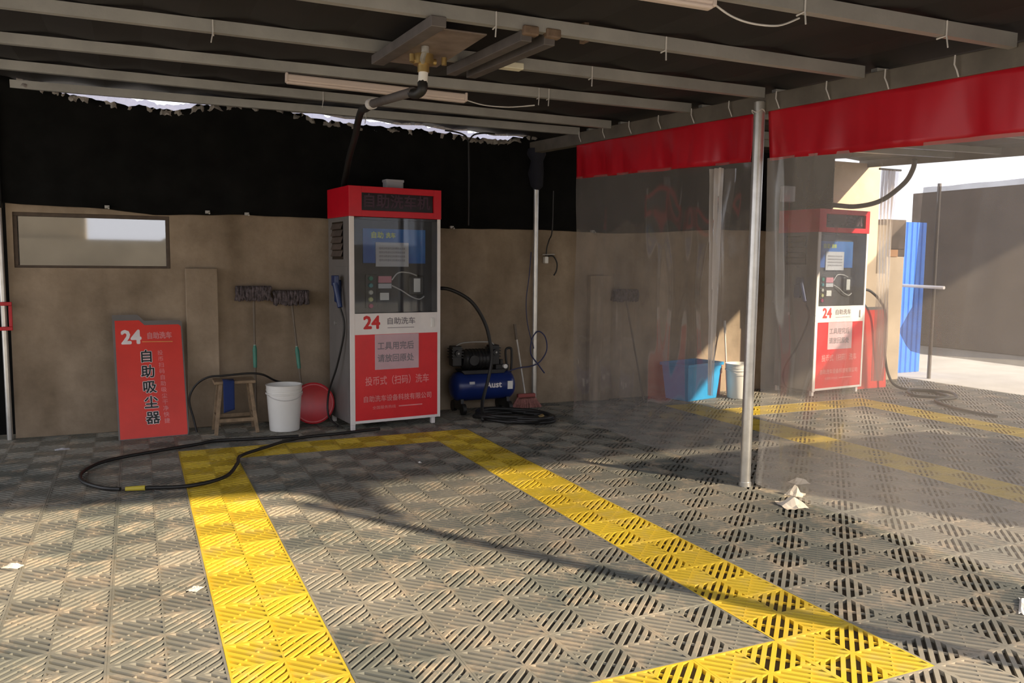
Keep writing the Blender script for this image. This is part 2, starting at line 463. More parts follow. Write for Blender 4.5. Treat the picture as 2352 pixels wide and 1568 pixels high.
# ------------------------------------------------------------------ ground and floor
T = 0.4
X0, X1, J0, J1 = -6, 23, -3, 17        # tile index ranges; tile (i,j) spans x i*T..(i+1)*T, y -j*T..-(j+1)*T
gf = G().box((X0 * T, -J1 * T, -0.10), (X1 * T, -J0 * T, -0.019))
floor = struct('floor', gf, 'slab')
gp = G()
gp.box((-40, -60, -0.12), (60, -J1 * T, -0.02))
gp.box((X1 * T, -J1 * T, -0.12), (60, 40, -0.02))
gp.box((-40, -J1 * T, -0.12), (X0 * T, 40, -0.02))
gp.box((X0 * T, -J0 * T, -0.12), (X1 * T, 40, -0.02))
struct('ground', gp, 'pave')

def clip_poly(poly, nx, ny, d):
    out = []
    for i in range(len(poly)):
        a = poly[i]; b = poly[(i + 1) % len(poly)]
        da = nx * a[0] + ny * a[1] - d; db = nx * b[0] + ny * b[1] - d
        if da <= 0: out.append(a)
        if da * db < 0:
            t = da / (da - db); out.append((a[0] + (b[0] - a[0]) * t, a[1] + (b[1] - a[1]) * t))
    return out
def tile_geo():
    g = G(); h = T / 2 - 0.0004
    DEP = -0.018
    fw = 0.009
    for q in (-1, 1):                                     # outer frame and centre cross
        g.box((-h, q * h - (fw if q > 0 else 0), DEP), (h, q * h + (0 if q > 0 else fw), 0))
        g.box((q * h - (fw if q > 0 else 0), -h + fw, DEP), (q * h + (0 if q > 0 else fw), h - fw, 0))
    g.box((-h + fw, -0.004, DEP), (h - fw, 0.004, -0.0006))
    g.box((-0.004, -h + fw, DEP), (0.004, -0.004, -0.0006)); g.box((-0.004, 0.004, DEP), (0.004, h - fw, -0.0006))
    pit = 0.2 * math.sqrt(2) / 8; rw = pit * 0.5
    for sx_ in (-1, 1):
        for sy_ in (-1, 1):
            lo, hi = 0.004, h - fw
            sq = [(sx_*lo, sy_*lo), (sx_*hi, sy_*lo), (sx_*hi, sy_*hi), (sx_*lo, sy_*hi)]
            nx, ny = -sx_ * sy_ * math.sqrt(.5), math.sqrt(.5)     # across the ribs
            if sx_ * sy_ < 0: nx = math.sqrt(.5); ny = math.sqrt(.5)
            for k in range(-4, 5):
                c = k * pit
                w = rw / 2
                a, b = c - w, c + w
                if k == -4: a = -9
                if k == 4: b = 9
                p = clip_poly(sq, nx, ny, b); 
                if len(p) > 2: p = clip_poly(p, -nx, -ny, -a)
                if len(p) > 2: g.prism(p, DEP, -0.0003)
            # thin cross rib along the other diagonal of the quarter
            cx, cy = sx_ * (lo + hi) / 2, sy_ * (lo + hi) / 2
            dx, dy = nx * 0.125, ny * 0.125
            g.bar((cx - dx, cy - dy, -0.0085), (cx + dx, cy + dy, -0.0085), 0.005, 0.010)
    return g
tg = tile_geo()
tile_me = tg.mesh('tile')
tile_me.materials.append(Mt['tile'])

def yellow(i, j):
    for bx in (0, 12):
        if bx <= i <= bx + 5:
            if i in (bx, bx + 5) and 0 <= j <= 11: return True
            if j in (0, 11): return True
    return i == 12 and j == -1
inv = M.inverted()
cand = []
for i in range(X0, X1):
    for j in range(J0, J1):
        c = Vector(((i + .5) * T, -(j + .5) * T, 0))
        p = inv @ c
        vis = False
        if p.z < -0.3:
            u = p.x / -p.z * 1906.64; w = p.y / -p.z * 1906.64
            vis = abs(u) < 1176 + 120 and abs(w) < 784 + 150
        cand.append((0 if vis else 1, (c - cam.location).length, i, j))
cand.sort()
near = {(i, j) for _, _, i, j in cand[:300]}
for i in range(X0, X1):
    for j in range(J0, J1):
        if (i, j) in near:
            o = bpy.data.objects.new('tile', tile_me)
            COL.objects.link(o); o.parent = floor
            o.location = ((i + .5) * T, -(j + .5) * T, random.uniform(-0.0015, 0.0))
            o.rotation_euler = (random.uniform(-.002, .002), random.uniform(-.002, .002), random.uniform(-.002, .002))
            if yellow(i, j):
                o.material_slots[0].link = 'OBJECT'; o.material_slots[0].material = Mt['tile_y']
                o['label'] = 'yellow grating tile of the bay marking'
bv = np.array(tg.v); nv = len(bv)
far = [(i, j) for i in range(X0, X1) for j in range(J0, J1) if (i, j) not in near]
for nm, sel, mm in (('far_tiles', [q for q in far if not yellow(*q)], 'tile'), ('far_yellow_tiles', [q for q in far if yellow(*q)], 'tile_y')):
    vs = []; fs = []
    for n_, (i, j) in enumerate(sel):
        vs.append(bv + np.array([(i + .5) * T, -(j + .5) * T, random.uniform(-.0015, 0)]))
        fs += [tuple(q + n_ * nv for q in f) for f in tg.f]
    me = bpy.data.meshes.new(nm); me.from_pydata(np.concatenate(vs).tolist(), [], fs); me.update()
    me.materials.append(Mt[mm])
    o = bpy.data.objects.new(nm, me); COL.objects.link(o); o.parent = floor; o['kind'] = 'stuff'

# ------------------------------------------------------------------ back wall with its recessed window
YW = 1.0
wl, wr, wt = -1.20, 8.60, 2.02
wx0, wx1, wz0, wz1 = -1.155, 0.02, 1.405, 1.855
g = G()
g.box((wl, YW, 0), (wr, YW + .2, wz0))
g.box((wl, YW, wz1), (wr, YW + .2, wt))
g.box((wl, YW, wz0), (wx0, YW + .2, wz1))
g.box((wx1, YW, wz0), (wr, YW + .2, wz1))
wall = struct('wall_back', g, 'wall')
for x0_, x1_, zt in ((0.135, 0.40, 1.41), (4.18, 4.44, 1.36)):
    obj('pilaster', G().box((x0_, YW - .075, 0), (x1_, YW + .001, zt)), 'wall', wall, bevel=0.006)
win = struct('window_1', G().box((wx0, YW + .10, wz0), (wx1, YW + .16, wz0 + .018)), 'frame')
g = G()
fw = .03
g.box((wx0, YW + .015, wz1 - fw), (wx1, YW + .09, wz1)); g.box((wx1 - fw, YW + .015, wz0), (wx1, YW + .09, wz1 - fw))
g.box((wx0, YW + .015, wz0), (wx1 - fw, YW + .09, wz0 + .02)); g.box((wx0, YW + .015, wz0 + .02), (wx0 + .03, YW + .09, wz1 - fw))
obj('frame', g, 'frame', win, bevel=.003)
obj('pane', G().box((wx0 + .03, YW + .055, wz0 + .02), (wx1 - fw, YW + .060, wz1 - fw)), 'pane', win)
g = G().box((wx0, YW + .15, wz0 + .018), (wx1, YW + .17, wz1))
obj('blind', g, mat('pale_blind', (0.30, 0.28, 0.24), 0.9, var=0.35, scale=3), win)

# taller rendered end of the wall behind the second machine, pillar and boards at the far corner
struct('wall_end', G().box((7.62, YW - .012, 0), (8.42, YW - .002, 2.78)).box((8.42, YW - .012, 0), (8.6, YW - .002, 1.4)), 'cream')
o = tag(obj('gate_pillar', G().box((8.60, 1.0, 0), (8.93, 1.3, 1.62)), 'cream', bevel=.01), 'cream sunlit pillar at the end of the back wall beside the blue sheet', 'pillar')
pt = thing('junction_cabinet', 'dark brown cabinet on top of the cream pillar', 'cabinet', (8.58, 1.02, 1.62))
obj('body', G().box((0, 0, 0), (.38, .24, .48)), 'brown', pt, bevel=.006)
obj('door', G().box((.02, -.012, .1), (.36, 0.001, .46)), 'brown', pt, bevel=.004)
obj('sill', G().box((.06, -.03, -.0), (.22, -.001, .09)), 'orange', pt, label='orange brick edge under the cabinet')
bs = thing('blue_sheet_fence', 'bright blue ribbed sheet standing in the sun by the far corner', 'fence', (9.25, 1.60, 0))
for k in range(8):
    x = k * .1
    g = G().prism([(x, 0), (x + .02, -.012), (x + .05, -.012), (x + .07, 0), (x + .1, 0), (x + .1, .004), (x, .004)], -.015, 2.12)
    obj('panel', g, 'bluesheet', bs)

# ------------------------------------------------------------------ hanging nets
def cloth(x0, x1, nx, nz, topf, botf, amp, seed, axis='x', off=1.0, thick=.003):
    vs = []; fs = []
    for i in range(nx + 1):
        a = x0 + (x1 - x0) * i / nx
        zt, zb = topf(a), botf(a)
        for k in range(nz + 1):
            z = zb + (zt - zb) * k / nz
            d = amp * mn.fractal(Vector((a * 1.6 + seed, z * .6, seed)), 1.0, 2.0, 4)
            vs.append((a, off + d, z) if axis == 'x' else (off + d, a, z))
    for i in range(nx):
        for k in range(nz):
            p = i * (nz + 1) + k
            fs.append((p, p + nz + 1, p + nz + 2, p + 1))
    g = G(); g.add(vs, fs); return g
def interp(tab, x):
    if x <= tab[0][0]: return tab[0][1]
    for (a, b), (c, d) in zip(tab, tab[1:]):
        if x <= c: return b + (d - b) * (x - a) / (c - a)
    return tab[-1][1]
TOP = [(-1.3, 2.92), (-1.05, 2.90), (-.9, 2.85), (-.74, 2.82), (-.26, 2.765), (.08, 2.752), (.28, 2.81), (.6, 2.86), (.95, 2.86), (1.15, 2.80), (1.59, 2.755), (2.01, 2.755), (2.54, 2.745), (2.91, 2.72), (3.2, 2.725), (3.45, 2.78), (3.7, 2.86), (4.0, 2.95), (8.7, 2.95)]
BOT = [(-1.3, 1.93), (-1.1, 1.915), (-.45, 1.90), (-.1, 1.86), (.5, 1.885), (1.34, 1.88), (2.5, 1.82), (3.6, 1.83), (4.6, 1.815), (5.8, 1.89), (8.7, 1.92)]
def net_top(x): return interp(TOP, x) + .022 * mn.noise(Vector((x * 9, 3, 1))) + .020 * mn.noise(Vector((x * 31, 5, 2))) + .022 * max(0, mn.noise(Vector((x * 60, 8, 2))))
def net_bot(x): return interp(BOT, x) + .008 * mn.noise(Vector((x * 4, 7, 2)))
gn = cloth(-1.30, 7.62, 330, 16, net_top, net_bot, .020, 2.0, 'x', YW - .026)
net = thing('shade_net', 'black shade net hanging from the roof over the top of the back wall', 'net', (0, 0, 0))
o = obj('net_cloth', gn, 'net', net, smooth=60); sm = o.modifiers.new('solid', 'SOLIDIFY'); sm.thickness = .003
vs = []; fs = []
for i in range(261):
    x = -1.08 + 4.95 * i / 260
    for k in range(7):
        zz = net_top(x) - .05 + (.045 + .045 * abs(mn.noise(Vector((x * 5, 2, 9))))) * k / 3
        vs.append((x, YW - .03 + .05 * mn.fractal(Vector((x * 14, zz * 12, 3)), 1, 2, 4), zz))
for i in range(260):
    for k in range(6): p = i * 7 + k; fs.append((p, p + 7, p + 8, p + 1))
obj('sky_dimming_fringe', G().add(vs, fs), 'fringe', net, smooth=20, label='added crumpled grey plastic dimming the sky along the top edge')  # added strip; its grey tint dims the sky in the gap
for x, z in ((-.46, 1.915), (.33, 1.90), (.66, 1.895), (2.6, 1.83), (4.2, 1.83)):
    g = G().box((x - .018, YW - .075, z - .012), (x + .018, YW - .035, z + .012))
    g.cyl((x + .012, YW - .07, z - .005), (x + .012, YW - .10, z - .012), .008)
    obj('clip', g, 'galv', net)
gl_ = cloth(-3.4, -1.10, 30, 10, lambda a: 2.93, lambda a: -.018, .008, 9.0, 'x', 1.214)
sn = thing('side_net', 'black shade net closing the side behind the leftmost pole', 'net')
o = obj('net_cloth', gl_, 'net', sn); o.modifiers.new('solid', 'SOLIDIFY').thickness = .003
def rtop(a): return 2.56 + .015 * mn.noise(Vector((a * 3, 1, 1)))
RB = [(-9, .30), (-.3, .30), (1.1, .31), (1.3, .33), (1.38, .40), (1.50, .58)]
def rbot(a):
    return interp(RB, a)
gr_ = cloth(-9.0, 1.50, 210, 12, lambda a: rtop(a) if a < 1.255 else rtop(a) - min(1.55, (a - 1.255) * 60) - (a - 1.255) * 1.6, rbot, .03, 4.0, 'y', 9.5)
fn = thing('far_net', 'dark grey shade net across the far side of the second bay', 'net')
o = obj('net_cloth', gr_, 'netgrey', fn, smooth=60); o.modifiers.new('solid', 'SOLIDIFY').thickness = .003
for y in (-8.9, -5.5, -2.1, 1.02):
    obj('post', G().cyl((9.54, y, -.02), (9.54, y, 2.6), .025), 'channel', fn, smooth=40)
obj('rail', G().cyl((9.46, .80, 1.22), (9.46, 1.85, 1.24), .022), 'white', fn, smooth=40)

# added backdrop and unseen sun blocker, then the street opposite (mirrored in the window)
struct('dark_backdrop', G().box((13.6, 1.2, 0), (13.9, 4.85, 2.92)), 'brown')  # dark backdrop added to make the net in front look dark
struct('sun_blocker', G().box((6.0, -6.35, 0), (9.3, -6.29, 2.66)), 'board')  # unseen board added to keep sun off the second bay
struct('wall_opposite', G().box((-30, -26, 0), (40, -25.6, 2.25)), 'oppwall')
struct('wall_street', G().box((-22, -27.5, 0), (-1.9, -26.2, 5.5)).prism([(.3, 2.0), (3.4, 2.0), (3.4, 3.1), (1.6, 2.85)], -27.5, -26.2, 'y'), 'oppwall')

# ------------------------------------------------------------------ roof
def zr(x, y): return 2.80 - .03 * min(x, 3.5) + .012 * max(0, x - 3.5) + .04 * (y - 1)      # underside of the purlins
g = G()
rx0, rx1, ry0, ry1 = -4.0, 8.2, -5.9, 1.12
def front(x): return ry0 + .075 * max(0, 3.8 - x)
n = 48
poly = []
for i in range(n + 1):
    x = rx0 + (rx1 - rx0) * i / n
    for y in (front(x), ry1):
        poly.append((x, y, zr(x, y) + .068 + (.022 if i % 2 else 0)))
g.add(poly, [(2*i, 2*i+2, 2*i+3, 2*i+1) for i in range(n)])
g.add([(x, y, z + .03) for x, y, z in poly], [(2*i, 2*i+1, 2*i+3, 2*i+2) for i in range(n)])
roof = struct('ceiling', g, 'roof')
for xa_, xb_ in ((rx0, 3.5), (3.5, rx1)):
    obj('fascia', G().bar((xa_, front(xa_) - .02, zr(xa_, ry0) + .115), (xb_, front(xb_) - .02, zr(xb_, ry0) + .115), .03, .09), 'beam', roof)
obj('edge_trim', G().bar((rx1, ry0, zr(rx1, ry0) + .06), (rx1, ry1, zr(rx1, ry1) + .06), .03, .16), 'beam', roof)
PUR = [  # two points on each purlin's underside
    ((1.94, -4.04), (3.14, -4.16)), ((.46, -3.0), (3.16, -3.28)), ((-.83, -1.93), (3.14, -2.46)),
    ((-.96, -.94), (3.16, -1.67)), ((-1.08, .06), (3.12, -.55)), ((-1.2, 1.02), (3.47, -.05)), ((0, -4.9), (3, -5.1))]
TIES = {1: [1.33, 2.23], 2: [.15, 2.28], 3: [2.33, 2.40], 0: [2.30, 3.05], 4: [1.1], 5: [1.6]}
for k, (a, b) in enumerate(PUR):
    def yy(x): return a[1] + (b[1] - a[1]) * (x - a[0]) / (b[0] - a[0])
    xa, xb = -3.9, 3.47
    A = Vector((xa, yy(xa), zr(xa, yy(xa)))); B = Vector((xb, yy(xb), zr(xb, yy(xb))))
    d = (B - A).normalized(); sd = Vector((d.y, -d.x, 0)).normalized()   # towards the camera
    sec = [(0.022, .064), (0.022, 0), (-.022, 0), (-.022, .014), (-.019, .014), (-.019, .003), (.019, .003), (.019, .061), (-.019, .061), (-.019, .05), (-.022, .05), (-.022, .064)]
    vs = []
    for p in (A, B):
        for s_, h in sec: vs.append(p + sd * s_ + Vector((0, 0, h)))
    m_ = len(sec)
    gpu = G().add(vs, [tuple(range(m_))[::-1], tuple(range(m_, 2 * m_))] + [(i, (i+1) % m_, m_ + (i+1) % m_, m_ + i) for i in range(m_)])
    pu = obj('purlin', gpu, 'galv', roof)
    for x in TIES.get(k, []):
        y = yy(x); z = zr(x, y)
        c = Vector((x, y, z)); e = sd * .027
        obj('cable_tie', G().tube([c + e + Vector((0, 0, .062)), c + e + Vector((0, 0, -.004)), c - e + Vector((0, 0, -.005))], .004, 6).tube([c + e, c + e + sd * .02 + Vector((-.01, 0, -.06))], .0035, 6), 'wire', pu)
    if k in (1, 2, 3, 4, 5):
        # the same purlin carried on over the second bay
        A2 = Vector((3.56, yy(3.47), zr(3.56, yy(3.47)))); B2 = Vector((8.15, yy(3.47) - .2, zr(8.15, yy(3.47))))
        obj('purlin', G().bar(A2 + Vector((0, 0, .032)), B2 + Vector((0, 0, .032)), .044, .064), 'galv', roof)
obj('divider_beam', G().bar((3.505, 1.05, zr(3.5, 1) - .03), (3.525, -5.85, zr(3.5, -5.85) - .03), .09, .11), 'beam', roof, bevel=.004, label='grey square steel beam above the red valances')
obj('rust_strap', G().box((1.80, -3.125, 2.575), (1.825, -3.075, 2.69)), 'rust', roof)

# ------------------------------------------------------------------ posts
po = thing('steel_post', 'shiny steel post standing mid bay between the two red valances', 'post', (3.44, -2.5, 0))
obj('shaft', G().cyl((0, 0, 0), (.01, 0, 2.53), .036, n=20), 'pole', po, smooth=40)
obj('base_collar', G().cyl((0, 0, 0), (0, 0, .03), .042, n=20), 'pole', po, smooth=40)
obj('wire_tie', G().tube([(.04*math.cos(t), .04*math.sin(t), 2.47 + .01*math.sin(3*t)) for t in np.linspace(0, 6.28, 16)], .004, 6), 'wire', po)
po = thing('steel_post', 'steel post against the back wall with a dark bundle tied on its top', 'post', (3.52, .93, 0))
obj('shaft', G().cyl((0, 0, 0), (0, 0, 2.66), .028, n=18), 'pole', po, smooth=40)
gb = G().lathe([(.03, -.32), (.07, -.28), (.085, -.15), (.07, -.02), (.1, .05), (.09, .10)], (0, 0, 2.55), 14)
gb.v = [(x + .03 * mn.noise(Vector((x*9, y*9, z*9))), y + .02 * mn.noise(Vector((x*9+5, y*9, z*9))), z) for x, y, z in gb.v]
obj('cloth_bundle', gb, mat('navy_cloth', (.012, .013, .022), .95), po, smooth=60, label='dark navy cloth bundled round the post top')
po = thing('steel_post', 'steel post at the left end of the back wall with a red clamp', 'post', (-1.235, .955, 0))
obj('shaft', G().cyl((0, 0, 0), (-.012, .0, 2.78), .022, n=18), 'pole', po, smooth=40)
obj('sleeve', G().cyl((-.008, 0, 1.88), (-.012, .0, 2.78), .028, n=18), 'black', po, smooth=40, label='dark wrapped upper part of the post')
g = G()
for z in (.90, 1.10):
    g.box((-.09, -.05, z), (.06, -.033, z + .03))
g.box((-.09, -.05, .93), (-.065, -.033, 1.10)); g.box((.035, -.05, .93), (.06, -.033, 1.10))
obj('clamp', g, 'redclamp', po, bevel=.004, label='red square clamp round the post')
po = thing('steel_post', 'steel post at the front end of the dividing curtain', 'post', (3.46, -6.04, 0))
obj('shaft', G().cyl((0, 0, 0), (0, 0, 2.42), .055, n=18), 'pole', po, smooth=40)

# ------------------------------------------------------------------ dividing curtains: red valance with clear film below
def valance_top(y): return 2.612 + .0425 * (y - .05)
def curtain(y0, y1, label, seed, fm):
    t = thing('bay_curtain', label, 'curtain', (0, 0, 0), 0)
    n_ = 130
    def X(y, z, s):
        return 3.485 + s * .032 * mn.fractal(Vector((y * 2.1 + seed, z * .35, seed)), 1, 2, 4)
    vs = []; fs = []; nz = 8
    for i in range(n_ + 1):
        y = y0 + (y1 - y0) * i / n_
        zt = valance_top(y) - .012 + .008 * math.sin(y * 9); zb = valance_top(y) - .345 + .008 * mn.noise(Vector((y * 2, 0, seed)))
        for k in range(nz + 1):
            z = zb + (zt - zb) * k / nz
            f = 1.5 * (1 - k / nz) + .25
            vs.append((X(y, z, f), y, z))
    for i in range(n_):
        for k in range(nz): p = i * (nz + 1) + k; fs.append((p, p + nz + 1, p + nz + 2, p + 1))
    o = obj('valance', G().add(vs, fs), 'redcloth', t, smooth=70, label='red valance'); o.modifiers.new('solid', 'SOLIDIFY').thickness = .002
    vs = []; fs = []; nz = 24
    for i in range(n_ + 1):
        y = y0 + (y1 - y0) * i / n_
        zt = valance_top(y) - .33
        for k in range(nz + 1):
            z = .02 + (zt - .02) * k / nz
            vs.append((3.49 + .05 * mn.fractal(Vector((y * 1.1 + seed, z * .5, seed)), 1, 2, 3) + .007 * mn.noise(Vector((y * 7, z * .8, seed))), y, z))
    for i in range(n_):
        for k in range(nz): p = i * (nz + 1) + k; fs.append((p, p + nz + 1, p + nz + 2, p + 1))
    obj('film_sheet', G().add(vs, fs), fm, t, smooth=80, label='clear dusty film sheet')
    y = y0 - .12
    while y > y1:
        z = valance_top(y)
        obj('hook', G().tube([(3.47, y, z - .03), (3.455, y, z + .0), (3.45, y + .012, z + .03), (3.45, y + .01, z + .075)], .004, 6), 'wire', t)
        y -= .42
    return t
c1 = curtain(.02, -2.40, 'clear film curtain with red valance, the one behind the mid bay post', 3.0, 'filmfar')
c2 = curtain(-2.54, -5.95, 'clear film curtain with red valance, nearer one in front of the post', 11.0, 'film')
obj('rope', G().tube([(3.5, .02, 2.60), (3.49, .2, 2.63), (3.5, .36, 2.645), (3.5, .5, 2.66)], .008, 8), 'wire', c1, label='white rope end')
# overlapping strip of film gathered beside the post
vs = []; fs = []
for i in range(15):
    a = i / 14
    for k in range(21):
        z = .55 + 1.6 * k / 20
        y = -2.02 - .12 * a * (0.35 + .65 * k / 20) - .03 * (1 - k / 20)
        vs.append((3.46 + .03 * math.sin(a * 14 + z * 2) * (.4 + k / 30), y, z))
for i in range(14):
    for k in range(20): p = i * 21 + k; fs.append((p, p + 21, p + 22, p + 1))
obj('gathered_strip', G().add(vs, fs), 'plastic_clear', c1, smooth=80, label='gathered strip of clear film')

# ------------------------------------------------------------------ car wash machine
RZ = math.radians(6)
def machine(label, loc):
    t = thing('car_wash_machine', label, 'machine', loc, RZ, None)
    Wd, D, H = .86, .56, 2.13
    g = G()
    g.box((0, .0, .06), (.02, D, 1.87)); g.box((Wd - .02, .0, .06), (Wd, D, 1.87)); g.box((.02, D - .02, .06), (Wd - .02, D, 1.87))
    g.box((.02, .02, .06), (Wd - .02, D - .02, .09)); g.box((.02, .14, .09), (Wd - .02, D - .02, 1.03))
    obj('cabinet', g, 'grey', t, bevel=.004)
    g = G()
    g.box((-.002, -.014, .05), (.042, -.001, 1.87)); g.box((Wd - .028, -.014, .06), (Wd + .002, -.001, 1.87)); g.box((.042, -.014, .06), (Wd - .028, -.001, .085))
    obj('front_frame', g, 'white', t, bevel=.003, label='white front frame')
    hd = obj('header', G().box((-.006, -.02, 1.87), (.11, D + .005, H)).box((.795, -.02, 1.87), (Wd + .006, D + .005, H)).box((.11, -.02, 2.075), (.795, D + .005, H)).box((.11, -.02, 1.87), (.795, D + .005, 1.925)).box((.11, .05, 1.925), (.795, D, 2.075)), 'red', t, bevel=.003, label='red header box')
    sw = obj('sign_window', G().box((.11, .004, 1.925), (.795, .049, 2.075)), 'ledoff', hd)
    lettering('lettering', '自助洗车机', .125, 'ledchar', hd, (.452, .003, 2.0), bold=.003, align='CENTER', width=.62)
    # display chamber behind the glass door
    g = G().box((.02, .13, 1.03), (Wd - .02, .15, 1.85)).box((.02, .02, 1.85), (Wd - .02, .2, 1.868)).box((.02, .02, 1.02), (Wd - .02, .2, 1.032))
    obj('control_panel', g, 'dark', t)
    b = obj('poster', G().box((.17, .118, 1.47), (.77, .129, 1.775)), 'blueposter', t, label='blue poster')
    lettering('lettering', '自助', .06, 'yellowtxt', b, (.25, .1165, 1.715), bold=.002, width=.11)
    lettering('lettering', '洗车', .05, 'yellowtxt', b, (.385, .1165, 1.715), bold=.002, width=.09)
    pp = obj('notice', G().box((.285, .108, 1.44), (.60, .117, 1.655)), 'paper', t, label='white paper notice')
    for q, z in enumerate((1.60, 1.565, 1.53, 1.495)):
        lettering('lettering', '使用说明请先扫码再按启动键', .022, 'greyink', pp, (.315, .1065, z), width=.25)
    st = obj('button_strip', G().box((.19, .108, 1.07), (.29, .129, 1.37)), 'black', t, bevel=.003)
    for z, mm in ((1.335, 'greenbtn'), (1.272, 'tealbtn'), (1.21, 'greybtn'), (1.148, 'yelbtn'), (1.09, 'magbtn')):
        obj('button', G().cyl((.232, .109, z), (.232, .088, z), .022, .019, 18), mm, st, smooth=40)
    obj('label_plate', G().box((.31, .112, 1.295), (.435, .129, 1.355)), 'pink', t, label='pink label plate')
    obj('label_plate', G().box((.31, .112, 1.245), (.435, .129, 1.288)), 'paper', t, label='white label plate')
    obj('label_plate', G().box((.325, .112, 1.14), (.41, .129, 1.205)), 'whitep', t, label='white square label')
    cr = obj('card_reader', G().box((.60, .10, 1.18), (.755, .129, 1.36)), 'black', t, bevel=.02)
    obj('card_plate', G().box((.645, .092, 1.21), (.71, .101, 1.335)), 'whitep', cr, bevel=.003)
    obj('cable', G().tube(smoothpts([(.44, .115, 1.32), (.5, .11, 1.385), (.6, .105, 1.385), (.68, .105, 1.36)]), .006).tube(smoothpts([(.44, .115, 1.27), (.52, .10, 1.23), (.62, .10, 1.17), (.70, .10, 1.145), (.75, .10, 1.17)]), .006), 'wire', t, label='grey cable')
    obj('glass_door', G().box((.042, -.008, 1.035), (Wd - .03, -.003, 1.865)), 'glass', t)
    bd = obj('brand_band', G().box((.042, -.012, .845), (Wd - .028, .012, 1.03)), 'white', t, label='white band with red number')
    lettering('lettering', '24', .155, 'redink', bd, (.125, -.0135, .945), bold=.006, width=.145)
    lettering('lettering', '自助洗车', .066, 'greyink', bd, (.345, -.0135, .955), bold=.001, width=.265)
    obj('rule', G().box((.345, -.0135, .897), (.60, -.0118, .902)), 'greyink', bd)
    obj('lock', G().box((.765, -.028, .895), (.795, -.011, .98)), 'whitep', bd, bevel=.004)
    rp_ = obj('lower_panel', G().box((.042, -.012, .085), (Wd - .028, .012, .845)), 'redp', t, label='red lower panel')
    nt_ = obj('notice', G().box((.225, -.0145, .53), (.645, -.0118, .842)), 'paperpink', rp_, label='pinkish paper notice')
    lettering('lettering', '工具用完后', .075, 'greyink', rp_, (.25, -.0155, .735), width=.345, bold=.001)
    lettering('lettering', '请放回原处', .075, 'greyink', rp_, (.25, -.0155, .625), width=.345, bold=.001)
    lettering('lettering', '投币式（扫码）洗车', .085, 'pinkink', rp_, (.135, -.0135, .425), width=.61, bold=.001)
    lettering('lettering', '自助洗车设备科技有限公司', .06, 'pinkink', rp_, (.12, -.0135, .268), width=.65, bold=.001)
    lettering('lettering', '全国服务热线', .032, 'pinkink', rp_, (.20, -.0135, .19), width=.22)
    obj('rule', G().box((.45, -.0135, .186), (.68, -.0118, .196)), 'pinkink', rp_)
    # left side: louvre, lock, gun holder
    lv = obj('louvre', G().box((-.004, .15, 1.50), (.001, .44, 1.83)), 'ledoff', t)
    for q in range(5):
        z = 1.525 + q * .06
        obj('slat', G().prism([(-.018, z), (-.004, z + .045), (-.004, z + .05), (-.022, z + .004)], .155, .435, 'y'), 'brown', lv)
    obj('side_lock', G().cyl((-.02, .35, .93), (0, .35, .93), .018), 'galv', t, smooth=40)
    obj('side_panel', G().box((-.004, .04, .12), (.001, .52, 1.44)), 'grey', t, bevel=.002)
    for x in (.03, Wd - .06):
        for y in (.005, D - .05): obj('foot', G().box((x - .018, y, 0), (x + .018, y + .036, .06)), 'white', t, bevel=.003)
    return t
m1 = machine('red and grey car wash machine by the blue compressor, nearer of the two', (1.42, .28, 0))
m2 = copy_tree(m1); m2.location = (6.75, .31, 0); m2['label'] = 'red and grey car wash machine seen through the clear film curtain'
def local(t, p): return t.matrix_basis @ Vector(p)
bpy.context.view_layer.update()

# spray guns on the machines' left sides with their hoses
def sprayer(mm, label):
    t = thing('spray_gun', label, 'spray gun', mm.location, RZ)
    obj('holder', G().box((-.05, .19, 1.12), (-.005, .27, 1.32)), 'blueplastic', t, bevel=.012)
    obj('handle', G().cyl((-.075, .15, 1.30), (-.05, .10, 1.08), .030, .022).box((-.09, .12, 1.27), (-.05, .22, 1.36)), 'blueplastic', t, smooth=40, bevel=.006)
    obj('hose', G().tube(smoothpts([(-.05, .10, 1.08), (-.03, .06, .95), (-.035, .08, .8), (-.06, .18, .55), (-.09, .32, .3), (-.10, .30, .1), (-.06, .16, .02)]), .009), 'blackrub', t, smooth=60)
    return t
sprayer(m1, 'dark blue spray gun with a black hose on the side of the nearer machine')
sprayer(m2, 'spray gun with a black hose on the side of the machine behind the film')
for mm, lb in ((m1, 'small pale box on top of the nearer car wash machine'),):
    p = local(mm, (.53, .30, 2.13))
    t = thing('relay_box', lb, 'box', p, RZ)
    obj('body', G().box((-.085, -.05, 0), (.085, .05, .10)), 'paper', t, bevel=.012)
    obj('lid', G().box((-.088, -.053, .075), (.088, .053, .10)), 'paper', t, bevel=.006)
t = thing('relay_box', 'small pale box fixed to the net above the machine behind the film', 'box', (6.83, .88, 2.24))
obj('body', G().box((-.09, 0, 0), (.09, .06, .19)), 'paper', t, bevel=.01)
obj('lid', G().box((-.085, -.012, .005), (.085, 0.0, .185)), 'paper', t, bevel=.004)

